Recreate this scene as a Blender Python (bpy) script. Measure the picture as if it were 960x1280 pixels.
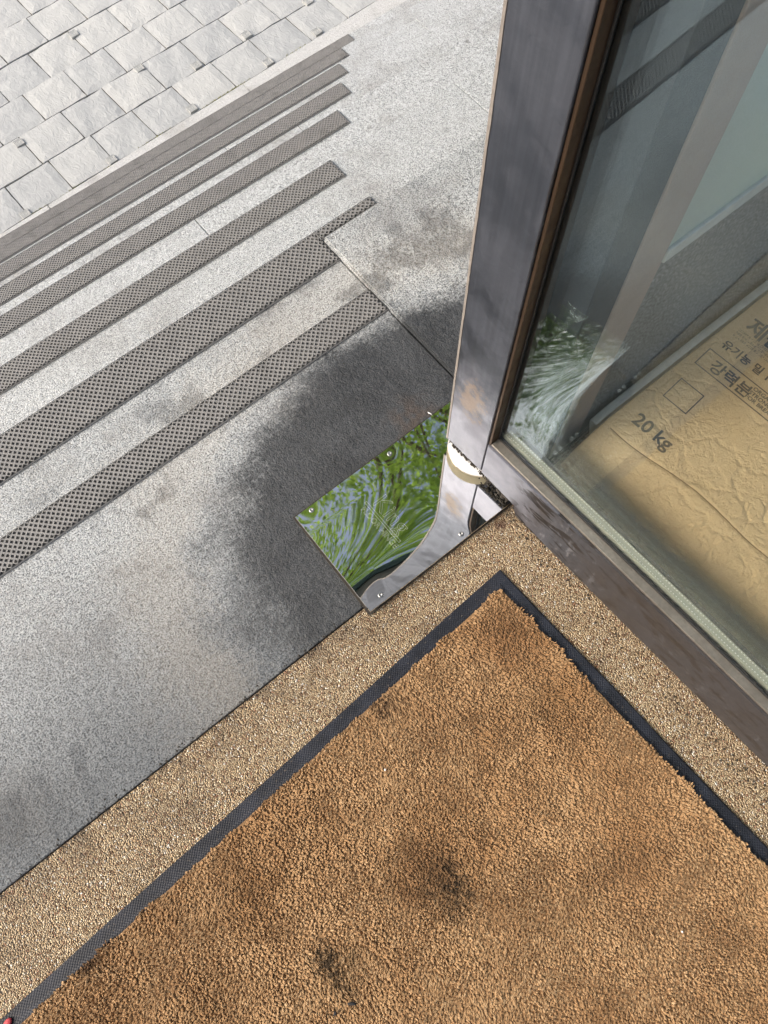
import bpy, bmesh, math, random
import numpy as np
from mathutils import Matrix, Vector

# ---------------------------------------------------------------- camera, sky, sun, exposure
scene = bpy.context.scene
for o in list(bpy.data.objects):
    bpy.data.objects.remove(o)
COL = scene.collection
random.seed(7)
rng = np.random.default_rng(7)

CAM_H = 1.0125
cam_data = bpy.data.cameras.new("camera")
cam = bpy.data.objects.new("camera", cam_data)
COL.objects.link(cam)
cam_data.sensor_fit = 'VERTICAL'
cam_data.sensor_height = 24.0
cam_data.lens = 24.0 * 973.86 / 1280.0
cam_data.clip_start = 0.02
cam_data.clip_end = 2000
cam.matrix_world = Matrix(((0.77898513, 0.59114502, -0.20911654, 0.0),
                           (-0.62683289, 0.72552374, -0.2840701, 0.0),
                           (-0.01620761, 0.35236751, 0.93572135, CAM_H),
                           (0, 0, 0, 1)))
scene.camera = cam

SUN_ELEV, SUN_AZ = math.radians(37), math.radians(-66)      # azimuth measured from +Y towards +X
world = bpy.data.worlds.new("World")
scene.world = world
world.use_nodes = True
wn = world.node_tree.nodes
sky = wn.new('ShaderNodeTexSky')
sky.sky_type = 'NISHITA'
sky.sun_disc = False
sky.sun_elevation = SUN_ELEV
sky.sun_rotation = SUN_AZ
sky.air_density = 0.9
sky.dust_density = 8.0
sky.ozone_density = 1.0
wn['Background'].inputs['Strength'].default_value = 0.13
world.node_tree.links.new(sky.outputs[0], wn['Background'].inputs['Color'])

sun_data = bpy.data.lights.new("sun", 'SUN')
sun_data.energy = 1.5
sun_data.angle = math.radians(24)
sun_data.color = (1.0, 0.98, 0.945)
sun = bpy.data.objects.new("sun", sun_data)
COL.objects.link(sun)
sd = Vector((math.sin(SUN_AZ) * math.cos(SUN_ELEV), math.cos(SUN_AZ) * math.cos(SUN_ELEV), math.sin(SUN_ELEV)))
sun.rotation_euler = sd.to_track_quat('Z', 'Y').to_euler()
sun.location = sd * 8

scene.view_settings.view_transform = 'Standard'
scene.view_settings.look = 'None'
scene.view_settings.gamma = 1.0
scene.view_settings.exposure = 0.90
scene.render.engine = 'CYCLES'
scene.cycles.max_bounces = 12
scene.cycles.transparent_max_bounces = 24
scene.cycles.glossy_bounces = 6

# ---------------------------------------------------------------- helpers
def link(name, me, parent=None, mat=None):
    o = bpy.data.objects.new(name, me)
    COL.objects.link(o)
    if parent is not None:
        o.parent = parent
    if mat is not None and not me.materials:
        me.materials.append(mat)
    return o

def tag(o, label=None, cat=None, group=None, kind=None):
    if label: o['label'] = label
    if cat: o['category'] = cat
    if group: o['group'] = group
    if kind: o['kind'] = kind
    return o

def empty(name, loc=(0, 0, 0), rz=0.0):
    o = bpy.data.objects.new(name, None)
    o.empty_display_size = 0.05
    COL.objects.link(o)
    o.location = loc
    o.rotation_euler = (0, 0, rz)
    return o

def np_mesh(name, verts, faces, smooth=False):
    """faces: array (n,k) of equal-size polygons"""
    verts = np.asarray(verts, np.float32); faces = np.asarray(faces, np.int32)
    me = bpy.data.meshes.new(name)
    me.vertices.add(len(verts)); me.vertices.foreach_set('co', verts.ravel())
    n, k = faces.shape
    me.loops.add(n * k); me.loops.foreach_set('vertex_index', faces.ravel())
    me.polygons.add(n)
    me.polygons.foreach_set('loop_start', np.arange(0, n * k, k, dtype=np.int32))
    me.polygons.foreach_set('use_smooth', np.full(n, smooth, dtype=bool))
    me.update(calc_edges=True)
    return me

def bm_mesh(name, bm, smooth=False):
    me = bpy.data.meshes.new(name)
    bmesh.ops.recalc_face_normals(bm, faces=bm.faces)
    for f in bm.faces: f.smooth = smooth
    bm.to_mesh(me); bm.free()
    return me

def bm_box(bm, lo, hi, bevel=0.0, segs=1):
    r = bmesh.ops.create_cube(bm, size=1.0)
    vs = r['verts']
    lo = Vector(lo); hi = Vector(hi); c = (lo + hi) / 2; s = hi - lo
    for v in vs:
        v.co = Vector((v.co.x * s.x, v.co.y * s.y, v.co.z * s.z)) + c
    if bevel > 0:
        es = list({e for v in vs for e in v.link_edges})
        bmesh.ops.bevel(bm, geom=es, offset=bevel, segments=segs, affect='EDGES', profile=0.5)

def box(name, lo, hi, mat, parent=None, bevel=0.0, segs=1):
    bm = bmesh.new(); bm_box(bm, lo, hi, bevel, segs)
    return link(name, bm_mesh(name, bm), parent, mat)

def bm_cyl(bm, c, r, z0, z1, n=24, r2=None, bevel=0.0):
    res = bmesh.ops.create_cone(bm, cap_ends=True, segments=n, radius1=r, radius2=r if r2 is None else r2, depth=z1 - z0)
    for v in res['verts']:
        v.co += Vector((c[0], c[1], (z0 + z1) / 2))
    if bevel:
        es = list({e for v in res['verts'] for e in v.link_edges if abs(e.verts[0].co.z - e.verts[1].co.z) < 1e-6})
        bmesh.ops.bevel(bm, geom=es, offset=bevel, segments=2, affect='EDGES')

class NT:
    """tiny node builder"""
    def __init__(s, name):
        s.m = bpy.data.materials.new(name); s.m.use_nodes = True
        s.t = s.m.node_tree; s.t.nodes.clear()
        s.out = s.t.nodes.new('ShaderNodeOutputMaterial')
        s.pos = s.n('ShaderNodeNewGeometry').outputs['Position']
    def n(s, typ, **kw):
        nd = s.t.nodes.new(typ)
        for k, v in kw.items(): setattr(nd, k, v)
        return nd
    def set(s, sock, v):
        if hasattr(v, 'node'): s.t.links.new(v, sock)
        elif isinstance(v, (tuple, list)) and len(v) == 3 and sock.type == 'RGBA': sock.default_value = (*v, 1)
        else: sock.default_value = v
    def noise(s, scale, detail=3, rough=0.55, vec=None, dist=0.0, color=False):
        nd = s.n('ShaderNodeTexNoise')
        s.set(nd.inputs['Vector'], vec if vec is not None else s.pos)
        nd.inputs['Scale'].default_value = scale; nd.inputs['Detail'].default_value = detail
        nd.inputs['Roughness'].default_value = rough; nd.inputs['Distortion'].default_value = dist
        return nd.outputs['Color' if color else 'Fac']
    def voro(s, scale, feature='F1', out='Distance', vec=None, rnd=1.0):
        nd = s.n('ShaderNodeTexVoronoi', feature=feature)
        s.set(nd.inputs['Vector'], vec if vec is not None else s.pos)
        nd.inputs['Scale'].default_value = scale; nd.inputs['Randomness'].default_value = rnd
        return nd.outputs[out]
    def math(s, op, a, b=0.0, c=None, clamp=False):
        nd = s.n('ShaderNodeMath', operation=op, use_clamp=clamp)
        s.set(nd.inputs[0], a); s.set(nd.inputs[1], b)
        if c is not None: s.set(nd.inputs[2], c)
        return nd.outputs[0]
    def vmath(s, op, a, b=(0, 0, 0)):
        nd = s.n('ShaderNodeVectorMath', operation=op)
        s.set(nd.inputs[0], a); s.set(nd.inputs[1], b)
        return nd.outputs['Value' if op in ('DISTANCE', 'LENGTH', 'DOT_PRODUCT') else 'Vector']
    def rng(s, v, a, b, c=0.0, d=1.0, smooth=True):
        nd = s.n('ShaderNodeMapRange', interpolation_type='SMOOTHSTEP' if smooth else 'LINEAR')
        s.set(nd.inputs['Value'], v)
        for i, x in zip(('From Min', 'From Max', 'To Min', 'To Max'), (a, b, c, d)): s.set(nd.inputs[i], x)
        return nd.outputs['Result']
    def ramp(s, v, stops, interp='LINEAR'):
        nd = s.n('ShaderNodeValToRGB'); cr = nd.color_ramp; cr.interpolation = interp
        while len(cr.elements) < len(stops): cr.elements.new(0.5)
        for e, (p, c) in zip(cr.elements, stops):
            e.position = p; e.color = (*c, 1) if len(c) == 3 else c
        s.set(nd.inputs[0], v)
        return nd.outputs['Color']
    def mix(s, f, a, b, mode='MIX'):
        nd = s.n('ShaderNodeMix', data_type='RGBA', blend_type=mode)
        s.set(nd.inputs[0], f); s.set(nd.inputs[6], a); s.set(nd.inputs[7], b)
        return nd.outputs[2]
    def bump(s, h, strength=0.5, dist=0.002, normal=None):
        nd = s.n('ShaderNodeBump')
        nd.inputs['Strength'].default_value = strength; nd.inputs['Distance'].default_value = dist
        s.set(nd.inputs['Height'], h)
        if normal is not None: s.set(nd.inputs['Normal'], normal)
        return nd.outputs['Normal']
    def bsdf(s, color, rough=0.6, metallic=0.0, normal=None, spec=0.5, **kw):
        nd = s.n('ShaderNodeBsdfPrincipled')
        s.set(nd.inputs['Base Color'], color); s.set(nd.inputs['Roughness'], rough)
        s.set(nd.inputs['Metallic'], metallic); s.set(nd.inputs['Specular IOR Level'], spec)
        if normal is not None: s.set(nd.inputs['Normal'], normal)
        for k, v in kw.items(): s.set(nd.inputs[k], v)
        return nd.outputs[0]
    def done(s, sh):
        s.t.links.new(sh, s.out.inputs['Surface'])
        return s.m
    def xyz(s, v=None):
        nd = s.n('ShaderNodeSeparateXYZ'); s.set(nd.inputs[0], v if v is not None else s.pos)
        return nd.outputs

def V(r, g, b): return (r, g, b)

# ---------------------------------------------------------------- materials
def mat_granite(name, stained=False, lo=(0.095, 0.100, 0.104), hi=(0.50, 0.525, 0.535)):
    m = NT(name)
    fine = m.noise(430, 3, 0.7)
    mid = m.noise(120, 2, 0.6)
    big = m.noise(5.0, 3, 0.6)
    k = m.math('ADD', m.math('MULTIPLY', fine, 0.85), m.math('MULTIPLY', mid, 0.15))
    col = m.ramp(k, [(0.385, lo), (0.46, tuple(0.55 * a + 0.45 * b for a, b in zip(lo, hi))), (0.54, hi), (0.64, tuple(min(.8, 1.12 * x) for x in hi))])
    grime = m.rng(m.noise(6.0, 5, 0.66), 0.46, 0.70, 0.0, 0.45)
    col = m.mix(grime, col, (0.20, 0.19, 0.18), 'MIX')
    # small dark drips and chewing-gum spots
    sp = m.rng(m.math('ADD', m.voro(9.0), m.math('MULTIPLY', m.noise(60, 2), 0.10)), 0.09, 0.15, 0.65, 0.0)
    spm = m.math('MULTIPLY', sp, m.rng(m.noise(3.1, 1), 0.5, 0.6))
    col = m.mix(spm, col, (0.13, 0.13, 0.125))
    rough = 0.72
    h = m.math('ADD', m.math('MULTIPLY', mid, 0.8), m.math('MULTIPLY', fine, 0.6))
    if stained:
        col0 = col
        x, y, z = m.xyz()
        wob = m.math('SUBTRACT', m.noise(10, 6, 0.68), 0.5)
        wob2 = m.math('SUBTRACT', m.noise(160, 2, 0.7), 0.5)
        ex = m.math('DIVIDE', m.math('SUBTRACT', x, 0.36), 0.36)
        ey = m.math('DIVIDE', m.math('SUBTRACT', y, 0.30), 0.265)
        d = m.math('SQRT', m.math('ADD', m.math('MULTIPLY', ex, ex), m.math('MULTIPLY', ey, ey)))
        d = m.math('ADD', d, m.math('ADD', m.math('MULTIPLY', wob, 0.50), m.math('MULTIPLY', wob2, 0.20)))
        core = m.rng(d, 0.84, 1.12, 1.0, 0.0)
        # band that darkens the stone towards the door sill
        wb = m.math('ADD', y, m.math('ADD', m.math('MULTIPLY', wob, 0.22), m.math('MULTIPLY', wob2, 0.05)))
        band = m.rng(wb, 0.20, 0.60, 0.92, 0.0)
        # tapered wet streaks near the left end of the sill
        sx = m.noise(22, 2, 0.5, vec=m.vmath('MULTIPLY', m.pos, (1, 0.35, 1)))
        streak = m.math('MULTIPLY', m.rng(sx, 0.44, 0.50), m.math('MULTIPLY', m.rng(x, -0.22, -0.27), m.rng(y, 0.345, 0.30)))
        # faint smears reaching out of the stain
        sm = m.math('MULTIPLY', m.rng(m.noise(9, 5, 0.68), 0.50, 0.62, 0, 0.75), m.rng(d, 2.4, 1.1))
        dirt = m.math('MAXIMUM', m.math('MAXIMUM', band, sm), m.math('MULTIPLY', streak, 0.95))  # one darkening mask from sill band, smears and streaks
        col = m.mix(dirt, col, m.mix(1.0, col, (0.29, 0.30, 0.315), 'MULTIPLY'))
        tan = m.math('MULTIPLY', m.rng(d, 1.05, 1.25, 0, 1), m.rng(d, 1.6, 1.25, 0, 0.14))
        col = m.mix(tan, col, (0.55, 0.47, 0.36))
        wet = m.mix(m.rng(m.noise(14, 4, 0.65), 0.35, 0.65), (0.075, 0.079, 0.086), (0.135, 0.140, 0.149))
        dark = m.mix(1.0, m.mix(0.35, col0, (0.30, 0.31, 0.32)), wet, 'MULTIPLY')
        col = m.mix(m.math('MULTIPLY', core, 0.96), col, dark)
        rust = m.math('MULTIPLY', m.rng(m.vmath('DISTANCE', m.pos, (0.350, 0.392, 0)), 0.06, 0.0, 0, 0.55), m.rng(m.noise(40, 3), 0.4, 0.6))
        col = m.mix(rust, col, (0.085, 0.055, 0.035))
        rough = m.rng(core, 0, 1, 0.72, 0.5)
    nrm = m.bump(h, 0.8, 0.0036)
    return m.done(m.bsdf(col, rough, normal=nrm, spec=0.4))

def mat_paver():
    m = NT("paver_stone")
    oi = m.n('ShaderNodeObjectInfo')
    off = m.vmath('MULTIPLY', m.vmath('ADD', m.pos, (0, 0, 0)), (1, 1, 1))
    sh = m.n('ShaderNodeCombineXYZ'); m.set(sh.inputs[2], m.math('MULTIPLY', oi.outputs['Random'], 40.0))
    vec = m.vmath('ADD', off, sh.outputs[0])
    rip = m.noise(24, 4, 0.55, vec=m.vmath('MULTIPLY', vec, (1.7, 0.8, 1)), dist=1.6)
    fine = m.noise(160, 3, 0.6, vec=vec)
    crk = m.voro(7, 'DISTANCE_TO_EDGE', vec=m.vmath('ADD', vec, m.vmath('MULTIPLY', m.noise(9, 3, 0.6, vec=vec, color=True), (0.12, 0.12, 0))))
    base = m.mix(oi.outputs['Random'], (0.315, 0.330, 0.338), (0.395, 0.405, 0.400))
    col = m.mix(m.rng(rip, 0.35, 0.75, 0.0, 0.4), base, (0.47, 0.485, 0.485))
    col = m.mix(m.rng(fine, 0.42, 0.3, 0, 0.25), col, (0.3, 0.3, 0.3))
    col = m.mix(m.rng(m.math('ADD', crk, m.math('MULTIPLY', m.rng(m.noise(6, 2, vec=vec), 0.42, 0.55), 0.1)), 0.008, 0.0, 0, 0.35), col, (0.22, 0.22, 0.22))
    h = m.math('ADD', m.math('MULTIPLY', rip, 1.0), m.math('ADD', m.math('MULTIPLY', fine, 0.12), m.rng(crk, 0.0, 0.02, 0, 0.08)))
    return m.done(m.bsdf(col, 0.75, normal=m.bump(h, 0.6, 0.005), spec=0.35))

def mat_pebble():
    m = NT("pebble_wash")
    vec = m.vmath('ADD', m.pos, m.vmath('MULTIPLY', m.noise(90, 2, color=True), (0.004, 0.004, 0.004)))
    dist = m.voro(520, 'F1', 'Distance', vec)
    rnd = m.xyz(m.voro(520, 'F1', 'Color', vec))[0]
    edge = m.voro(520, 'DISTANCE_TO_EDGE', 'Distance', vec)
    stone = m.ramp(rnd, [(0.0, (0.20, 0.105, 0.05)), (0.14, (0.47, 0.33, 0.19)), (0.34, (0.62, 0.47, 0.29)), (0.55, (0.70, 0.55, 0.35)),
                         (0.72, (0.50, 0.36, 0.20)), (0.84, (0.74, 0.63, 0.45)), (0.93, (0.34, 0.17, 0.10)), (0.97, (0.84, 0.80, 0.72)), (1.0, (0.10, 0.085, 0.07))], 'CONSTANT')
    stone = m.mix(m.rng(m.noise(900, 2), 0.35, 0.7, 0, 0.25), stone, (0.30, 0.22, 0.13))
    col = m.mix(m.rng(edge, 0.02, 0.14, 1, 0), stone, (0.085, 0.060, 0.034))
    x, y, z = m.xyz()
    grime = m.rng(m.noise(11, 4, 0.62), 0.50, 0.75, 0, 0.55)
    edgeg = m.math('MULTIPLY', m.rng(y, 0.150, 0.225, 0, 1), m.rng(m.noise(26, 4, 0.65), 0.40, 0.66, 0, 0.75))
    col = m.mix(m.math('MAXIMUM', grime, edgeg), col, (0.065, 0.042, 0.026))
    # leaf-brown spot beside the rail
    for (px, py, r) in ((0.350, 0.142, 0.010), (0.352, 0.112, 0.010), (0.158, 0.203, 0.012), (0.340, 0.192, 0.018)):
        s = m.rng(m.math('ADD', m.vmath('DISTANCE', m.pos, (px, py, 0)), m.math('MULTIPLY', m.noise(90, 3), 0.03)), r, r + 0.010, 0.8, 0)
        col = m.mix(s, col, (0.075, 0.032, 0.018))
    h = m.math('SUBTRACT', 1.0, m.math('MULTIPLY', dist, 1.2))
    return m.done(m.bsdf(col, 0.36, normal=m.bump(h, 0.9, 0.0030), spec=0.55))

def mat_pile():
    m = NT("mat_pile")
    at = m.n('ShaderNodeAttribute', attribute_name='tuft')
    rnd, tip = m.xyz(at.outputs['Vector'])[0], m.xyz(at.outputs['Vector'])[1]
    col = m.ramp(rnd, [(0.0, (0.275, 0.160, 0.077)), (0.35, (0.335, 0.206, 0.104)), (0.7, (0.375, 0.240, 0.125)), (1.0, (0.44, 0.297, 0.166))])
    soil = m.rng(m.noise(6, 5, 0.62), 0.42, 0.72, 0, 0.58)
    col = m.mix(soil, col, (0.20, 0.095, 0.034))
    warp = m.math('MULTIPLY', m.math('SUBTRACT', m.noise(55, 5, 0.72), 0.5), 0.085)
    spots = [((-0.022, -0.080), 0.012, 0.060, 0.62, (0.11, 0.05, 0.02)), ((-0.004, -0.098), 0.004, 0.030, 0.9, (0.028, 0.018, 0.011)),
             ((-0.010, -0.122), 0.003, 0.022, 0.75, (0.03, 0.02, 0.012)),
             ((0.062, 0.103), 0.003, 0.030, 0.85, (0.045, 0.022, 0.012)), ((0.245, 0.070), 0.004, 0.085, 0.62, (0.16, 0.07, 0.025)),
             ((0.225, -0.018), 0.004, 0.050, 0.45, (0.13, 0.07, 0.03)), ((0.170, -0.225), 0.01, 0.085, 0.55, (0.20, 0.10, 0.04)),
             ((-0.162, -0.100), 0.002, 0.030, 0.85, (0.04, 0.025, 0.013)), ((-0.166, -0.074), 0.001, 0.016, 0.9, (0.03, 0.02, 0.012)),
             ((-0.376, 0.087), 0.002, 0.028, 0.85, (0.06, 0.03, 0.016)), ((0.16, 0.0), 0.0, 0.07, 0.4, (0.18, 0.09, 0.034)),
             ((-0.198, 0.033), 0.0, 0.07, 0.5, (0.17, 0.085, 0.032)), ((-0.30, -0.03), 0.0, 0.06, 0.4, (0.17, 0.085, 0.032)), ((0.10, 0.045), 0.0, 0.06, 0.4, (0.16, 0.075, 0.03))]
    fleck = m.rng(m.noise(120, 4, 0.7), 0.43, 0.52, 0.2, 1.0)
    for (p, r0, r1, a, c) in spots:
        d = m.math('ADD', m.vmath('DISTANCE', m.vmath('MULTIPLY', m.pos, (1, 1, 0)), (p[0], p[1], 0)), warp)
        fac = m.rng(d, r0, r1 * (1.25 if c[0] < 0.05 else 1), a, 0)
        if c[0] < 0.07: fac = m.math('MULTIPLY', fac, fleck)
        col = m.mix(fac, col, c)
    sh = m.bsdf(col, 0.95, spec=0.15)
    nd = sh.node
    nd.inputs['Sheen Weight'].default_value = 0.25
    nd.inputs['Sheen Roughness'].default_value = 0.5
    nd.inputs['Sheen Tint'].default_value = (1.0, 0.85, 0.65, 1)
    return m.done(sh)

def mat_rubber(name, col, rough=0.6, weave=True):
    m = NT(name)
    x, y, z = m.xyz()
    c = m.mix(m.rng(m.noise(30, 3), 0.35, 0.75), col, tuple(min(1, v * 1.9 + 0.006) for v in col))
    c = m.mix(m.rng(m.noise(300, 2), 0.62, 0.75, 0, 0.4), c, (0.16, 0.13, 0.10))
    if weave:
        h = m.math('MULTIPLY', m.math('SINE', m.math('MULTIPLY', x, 1600)), m.math('SINE', m.math('MULTIPLY', y, 1600)))
        n = m.bump(h, 0.35, 0.0005)
    else:
        n = m.bump(m.noise(500, 3), 0.4, 0.0006)
    return m.done(m.bsdf(c, rough, normal=n, spec=0.4))

def mat_grip():
    m = NT("grip_tape")
    c = m.mix(m.noise(45, 4, 0.6), (0.17, 0.168, 0.165), (0.27, 0.267, 0.262))
    c = m.mix(m.rng(m.noise(12, 3), 0.56, 0.7, 0, 0.4), c, (0.13, 0.128, 0.125))
    c = m.mix(m.rng(m.noise(700, 2), 0.62, 0.72, 0, 0.5), c, (0.5, 0.5, 0.5))
    return m.done(m.bsdf(c, 0.7, normal=m.bump(m.noise(600, 2), 0.3, 0.0006), spec=0.35))

def mat_metal(name, col, rough=0.35, scratch=0.5, wear=None, metallic=1.0):
    m = NT(name)
    streak = m.noise(170, 4, 0.6, vec=m.vmath('MULTIPLY', m.pos, (1, 1, 0.05)))
    blot = m.noise(18, 4, 0.6)
    c = m.mix(m.rng(streak, 0.35, 0.7), col, tuple(min(1, v * 1.22) for v in col))
    c = m.mix(m.rng(blot, 0.5, 0.75, 0, 0.28), c, tuple(v * 0.55 for v in col))
    r = m.rng(blot, 0.3, 0.7, rough * 0.8, min(1, rough * 1.5))
    met = metallic
    if wear: c, r, met = wear(m, c, r, met)
    n = m.bump(m.math('ADD', m.noise(240, 3, 0.6), m.math('MULTIPLY', streak, 0.8)), 0.25 * scratch, 0.0012)
    return m.done(m.bsdf(c, r, met, normal=n))

def wear_door(m, c, r, met):
    x, y, z = m.xyz()
    # tan rust patch low on the stile, painted pale reflection and scraped film below it
    d = m.vmath('DISTANCE', m.vmath('MULTIPLY', m.pos, (1, 1, 0.42)), (0.357, 0.297, 0.176 * 0.42))
    d = m.math('ADD', d, m.math('MULTIPLY', m.math('SUBTRACT', m.noise(60, 6, 0.75), 0.5), 0.075))
    rp = m.rng(d, 0.010, 0.024, 0.75, 0)
    c = m.mix(rp, c, m.mix(m.noise(300, 2), (0.17, 0.128, 0.095), (0.28, 0.215, 0.16)))
    met = m.math('MULTIPLY', m.math('SUBTRACT', 1.0, rp), met)
    # pale scuffs
    sc = m.math('MULTIPLY', m.rng(m.noise(40, 5, 0.7, vec=m.vmath('MULTIPLY', m.pos, (1, 1.6, 0.7))), 0.58, 0.66), m.rng(z, 0.2, 0.07, 0, 0.6))
    c = m.mix(sc, c, (0.40, 0.41, 0.45))
    # pale sky reflection painted in with scraped film, low on frame near pivot
    pale_refl = m.math('MULTIPLY', m.rng(m.math('ADD', z, m.math('MULTIPLY', m.math('SUBTRACT', m.noise(16, 4, 0.65), 0.5), 0.35)), 0.26, 0.12), m.rng(m.math('ADD', y, m.math('MULTIPLY', m.noise(30, 3), 0.06)), 0.12, 0.24, 0, 0.7))
    c = m.mix(m.math('MULTIPLY', pale_refl, m.math('SUBTRACT', 1.0, rp)), c, (0.30, 0.305, 0.355))
    # dark smears on the bottom rail
    sm = m.math('MULTIPLY', m.rng(m.noise(24, 3, 0.6, vec=m.vmath('MULTIPLY', m.pos, (1, 0.8, 2.2)), dist=1.0), 0.54, 0.62), m.rng(y, 0.22, 0.17, 0, 0.85))
    c = m.mix(sm, c, (0.035, 0.032, 0.032))
    r = m.math('ADD', m.math('MULTIPLY', sc, 0.25), r)
    # brown grime on the rail away from the pivot
    br = m.rng(y, 0.20, 0.02, 0, 0.8)
    c = m.mix(br, c, (0.046, 0.038, 0.033))
    met = m.math('MULTIPLY', met, m.math('SUBTRACT', 1.0, m.math('MULTIPLY', br, 0.7)))
    return c, r, met

def mat_mirror():
    m = NT("polished_steel")
    sc = m.noise(60, 4, 0.7, vec=m.vmath('MULTIPLY', m.pos, (3.0, 1, 1)))
    r = m.rng(sc, 0.40, 0.75, 0.014, 0.040)
    c = m.mix(m.rng(m.noise(130, 3, 0.7), 0.60, 0.72, 0, 0.35), (0.80, 0.81, 0.80), (0.50, 0.50, 0.49))
    return m.done(m.bsdf(c, r, 1.0, normal=m.bump(m.noise(16, 1, 0.4), 0.12, 0.0012)))

def mat_plain(name, col, rough=0.6, metallic=0.0, nscale=80, var=0.25, bump=0.2, spec=0.5):
    m = NT(name)
    c = m.mix(m.noise(nscale, 4, 0.6), tuple(v * (1 - var) for v in col), tuple(min(1, v * (1 + var)) for v in col))
    return m.done(m.bsdf(c, rough, metallic, normal=m.bump(m.noise(nscale * 3, 3), bump, 0.001), spec=spec))

def mat_glass():
    m = NT("door_glass")
    geo = m.n('ShaderNodeNewGeometry')
    cosv = m.math('ABSOLUTE', m.vmath('DOT_PRODUCT', geo.outputs['Incoming'], geo.outputs['Normal']))
    f = m.math('ADD', 0.062, m.math('MULTIPLY', m.math('POWER', m.math('SUBTRACT', 1.0, cosv), 5.0), 0.938), clamp=True)
    tr = m.n('ShaderNodeBsdfTransparent'); tr.inputs['Color'].default_value = (0.982, 0.992, 0.988, 1)
    gl = m.n('ShaderNodeBsdfGlossy'); gl.inputs['Roughness'].default_value = 0.01
    gl.inputs['Color'].default_value = (0.74, 0.90, 1.0, 1)
    mx = m.n('ShaderNodeMixShader'); m.set(mx.inputs[0], f)
    m.t.links.new(tr.outputs[0], mx.inputs[1]); m.t.links.new(gl.outputs[0], mx.inputs[2])
    # dust film, thicker low down and by the bead
    x, y, z = m.xyz()
    dust = m.math('MULTIPLY', m.rng(m.noise(220, 3, 0.7), 0.40, 0.75), m.rng(z, 0.24, 0.125, 0.006, 0.085))
    dust = m.math('ADD', dust, m.math('MULTIPLY', m.rng(m.noise(900, 1), 0.70, 0.77), 0.05))
    df = m.n('ShaderNodeBsdfDiffuse'); df.inputs['Color'].default_value = (0.55, 0.55, 0.50, 1)
    m2 = m.n('ShaderNodeMixShader'); m.set(m2.inputs[0], dust)
    m.t.links.new(mx.outputs[0], m2.inputs[1]); m.t.links.new(df.outputs[0], m2.inputs[2])
    return m.done(m2.outputs[0])

def mat_frosted():
    m = NT("frosted_glass")
    c = m.mix(m.noise(300, 2), (0.60, 0.72, 0.67), (0.70, 0.80, 0.75))
    df = m.bsdf(c, 0.25)
    tl = m.n('ShaderNodeBsdfTranslucent'); m.set(tl.inputs['Color'], (0.6, 0.7, 0.65))
    mx = m.n('ShaderNodeMixShader'); mx.inputs[0].default_value = 0.35
    m.t.links.new(df, mx.inputs[1]); m.t.links.new(tl.outputs[0], mx.inputs[2])
    return m.done(mx.outputs[0])

def mat_plinth(name='dark_granite'):
    m = NT(name)
    c = m.ramp(m.noise(260, 3, 0.65), [(0.35, (0.05, 0.054, 0.056)), (0.52, (0.17, 0.18, 0.18)), (0.66, (0.36, 0.375, 0.37))])
    c = m.mix(m.rng(m.voro(180), 0.16, 0.08, 0, 0.8), c, (0.40, 0.41, 0.40))
    return m.done(m.bsdf(c, 0.45, normal=m.bump(m.noise(200, 2), 0.2, 0.001)))

def mat_kraft():
    m = NT("kraft_paper")
    fib = m.noise(340, 4, 0.7)
    big = m.noise(9, 3, 0.6)
    c = m.mix(fib, (0.66, 0.455, 0.235), (0.82, 0.615, 0.365))
    c = m.mix(m.rng(big, 0.4, 0.75, 0, 0.4), c, (0.62, 0.41, 0.185))
    x, y, z = m.xyz()
    wr = m.math('ABSOLUTE', m.math('SUBTRACT', m.noise(34, 6, 0.6, dist=0.35), 0.5))
    wmask = m.rng(m.math('ADD', x, m.math('MULTIPLY', y, -0.8)), 0.62, 0.46, 0.12, 1.0)
    wmask = m.math('MAXIMUM', wmask, m.rng(y, 0.10, 0.0, 0.12, 1.0))
    wr2 = m.voro(13, 'DISTANCE_TO_EDGE', vec=m.vmath('ADD', m.pos, m.vmath('MULTIPLY', m.noise(14, 4, 0.6, color=True), (0.05, 0.05, 0.05))))
    h = m.math('ADD', m.math('ADD', m.math('MULTIPLY', m.rng(wr, 0.0, 0.09), wmask), m.math('MULTIPLY', m.rng(wr2, 0.0, 0.06), m.math('MULTIPLY', wmask, 1.3))), m.math('MULTIPLY', fib, 0.05))
    return m.done(m.bsdf(c, 0.7, normal=m.bump(h, 0.38, 0.004), spec=0.3))

def mat_leaf():
    m = NT("leaf")
    oi = m.noise(1.7, 3)
    c = m.mix(oi, (0.06, 0.14, 0.012), (0.14, 0.22, 0.02))
    d = m.bsdf(c, 0.5)
    t = m.n('ShaderNodeBsdfTranslucent'); m.set(t.inputs['Color'], m.mix(oi, (0.19, 0.35, 0.045), (0.36, 0.48, 0.10)))
    mx = m.n('ShaderNodeMixShader'); mx.inputs[0].default_value = 0.5
    m.t.links.new(d, mx.inputs[1]); m.t.links.new(t.outputs[0], mx.inputs[2])
    return m.done(mx.outputs[0])

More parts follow.
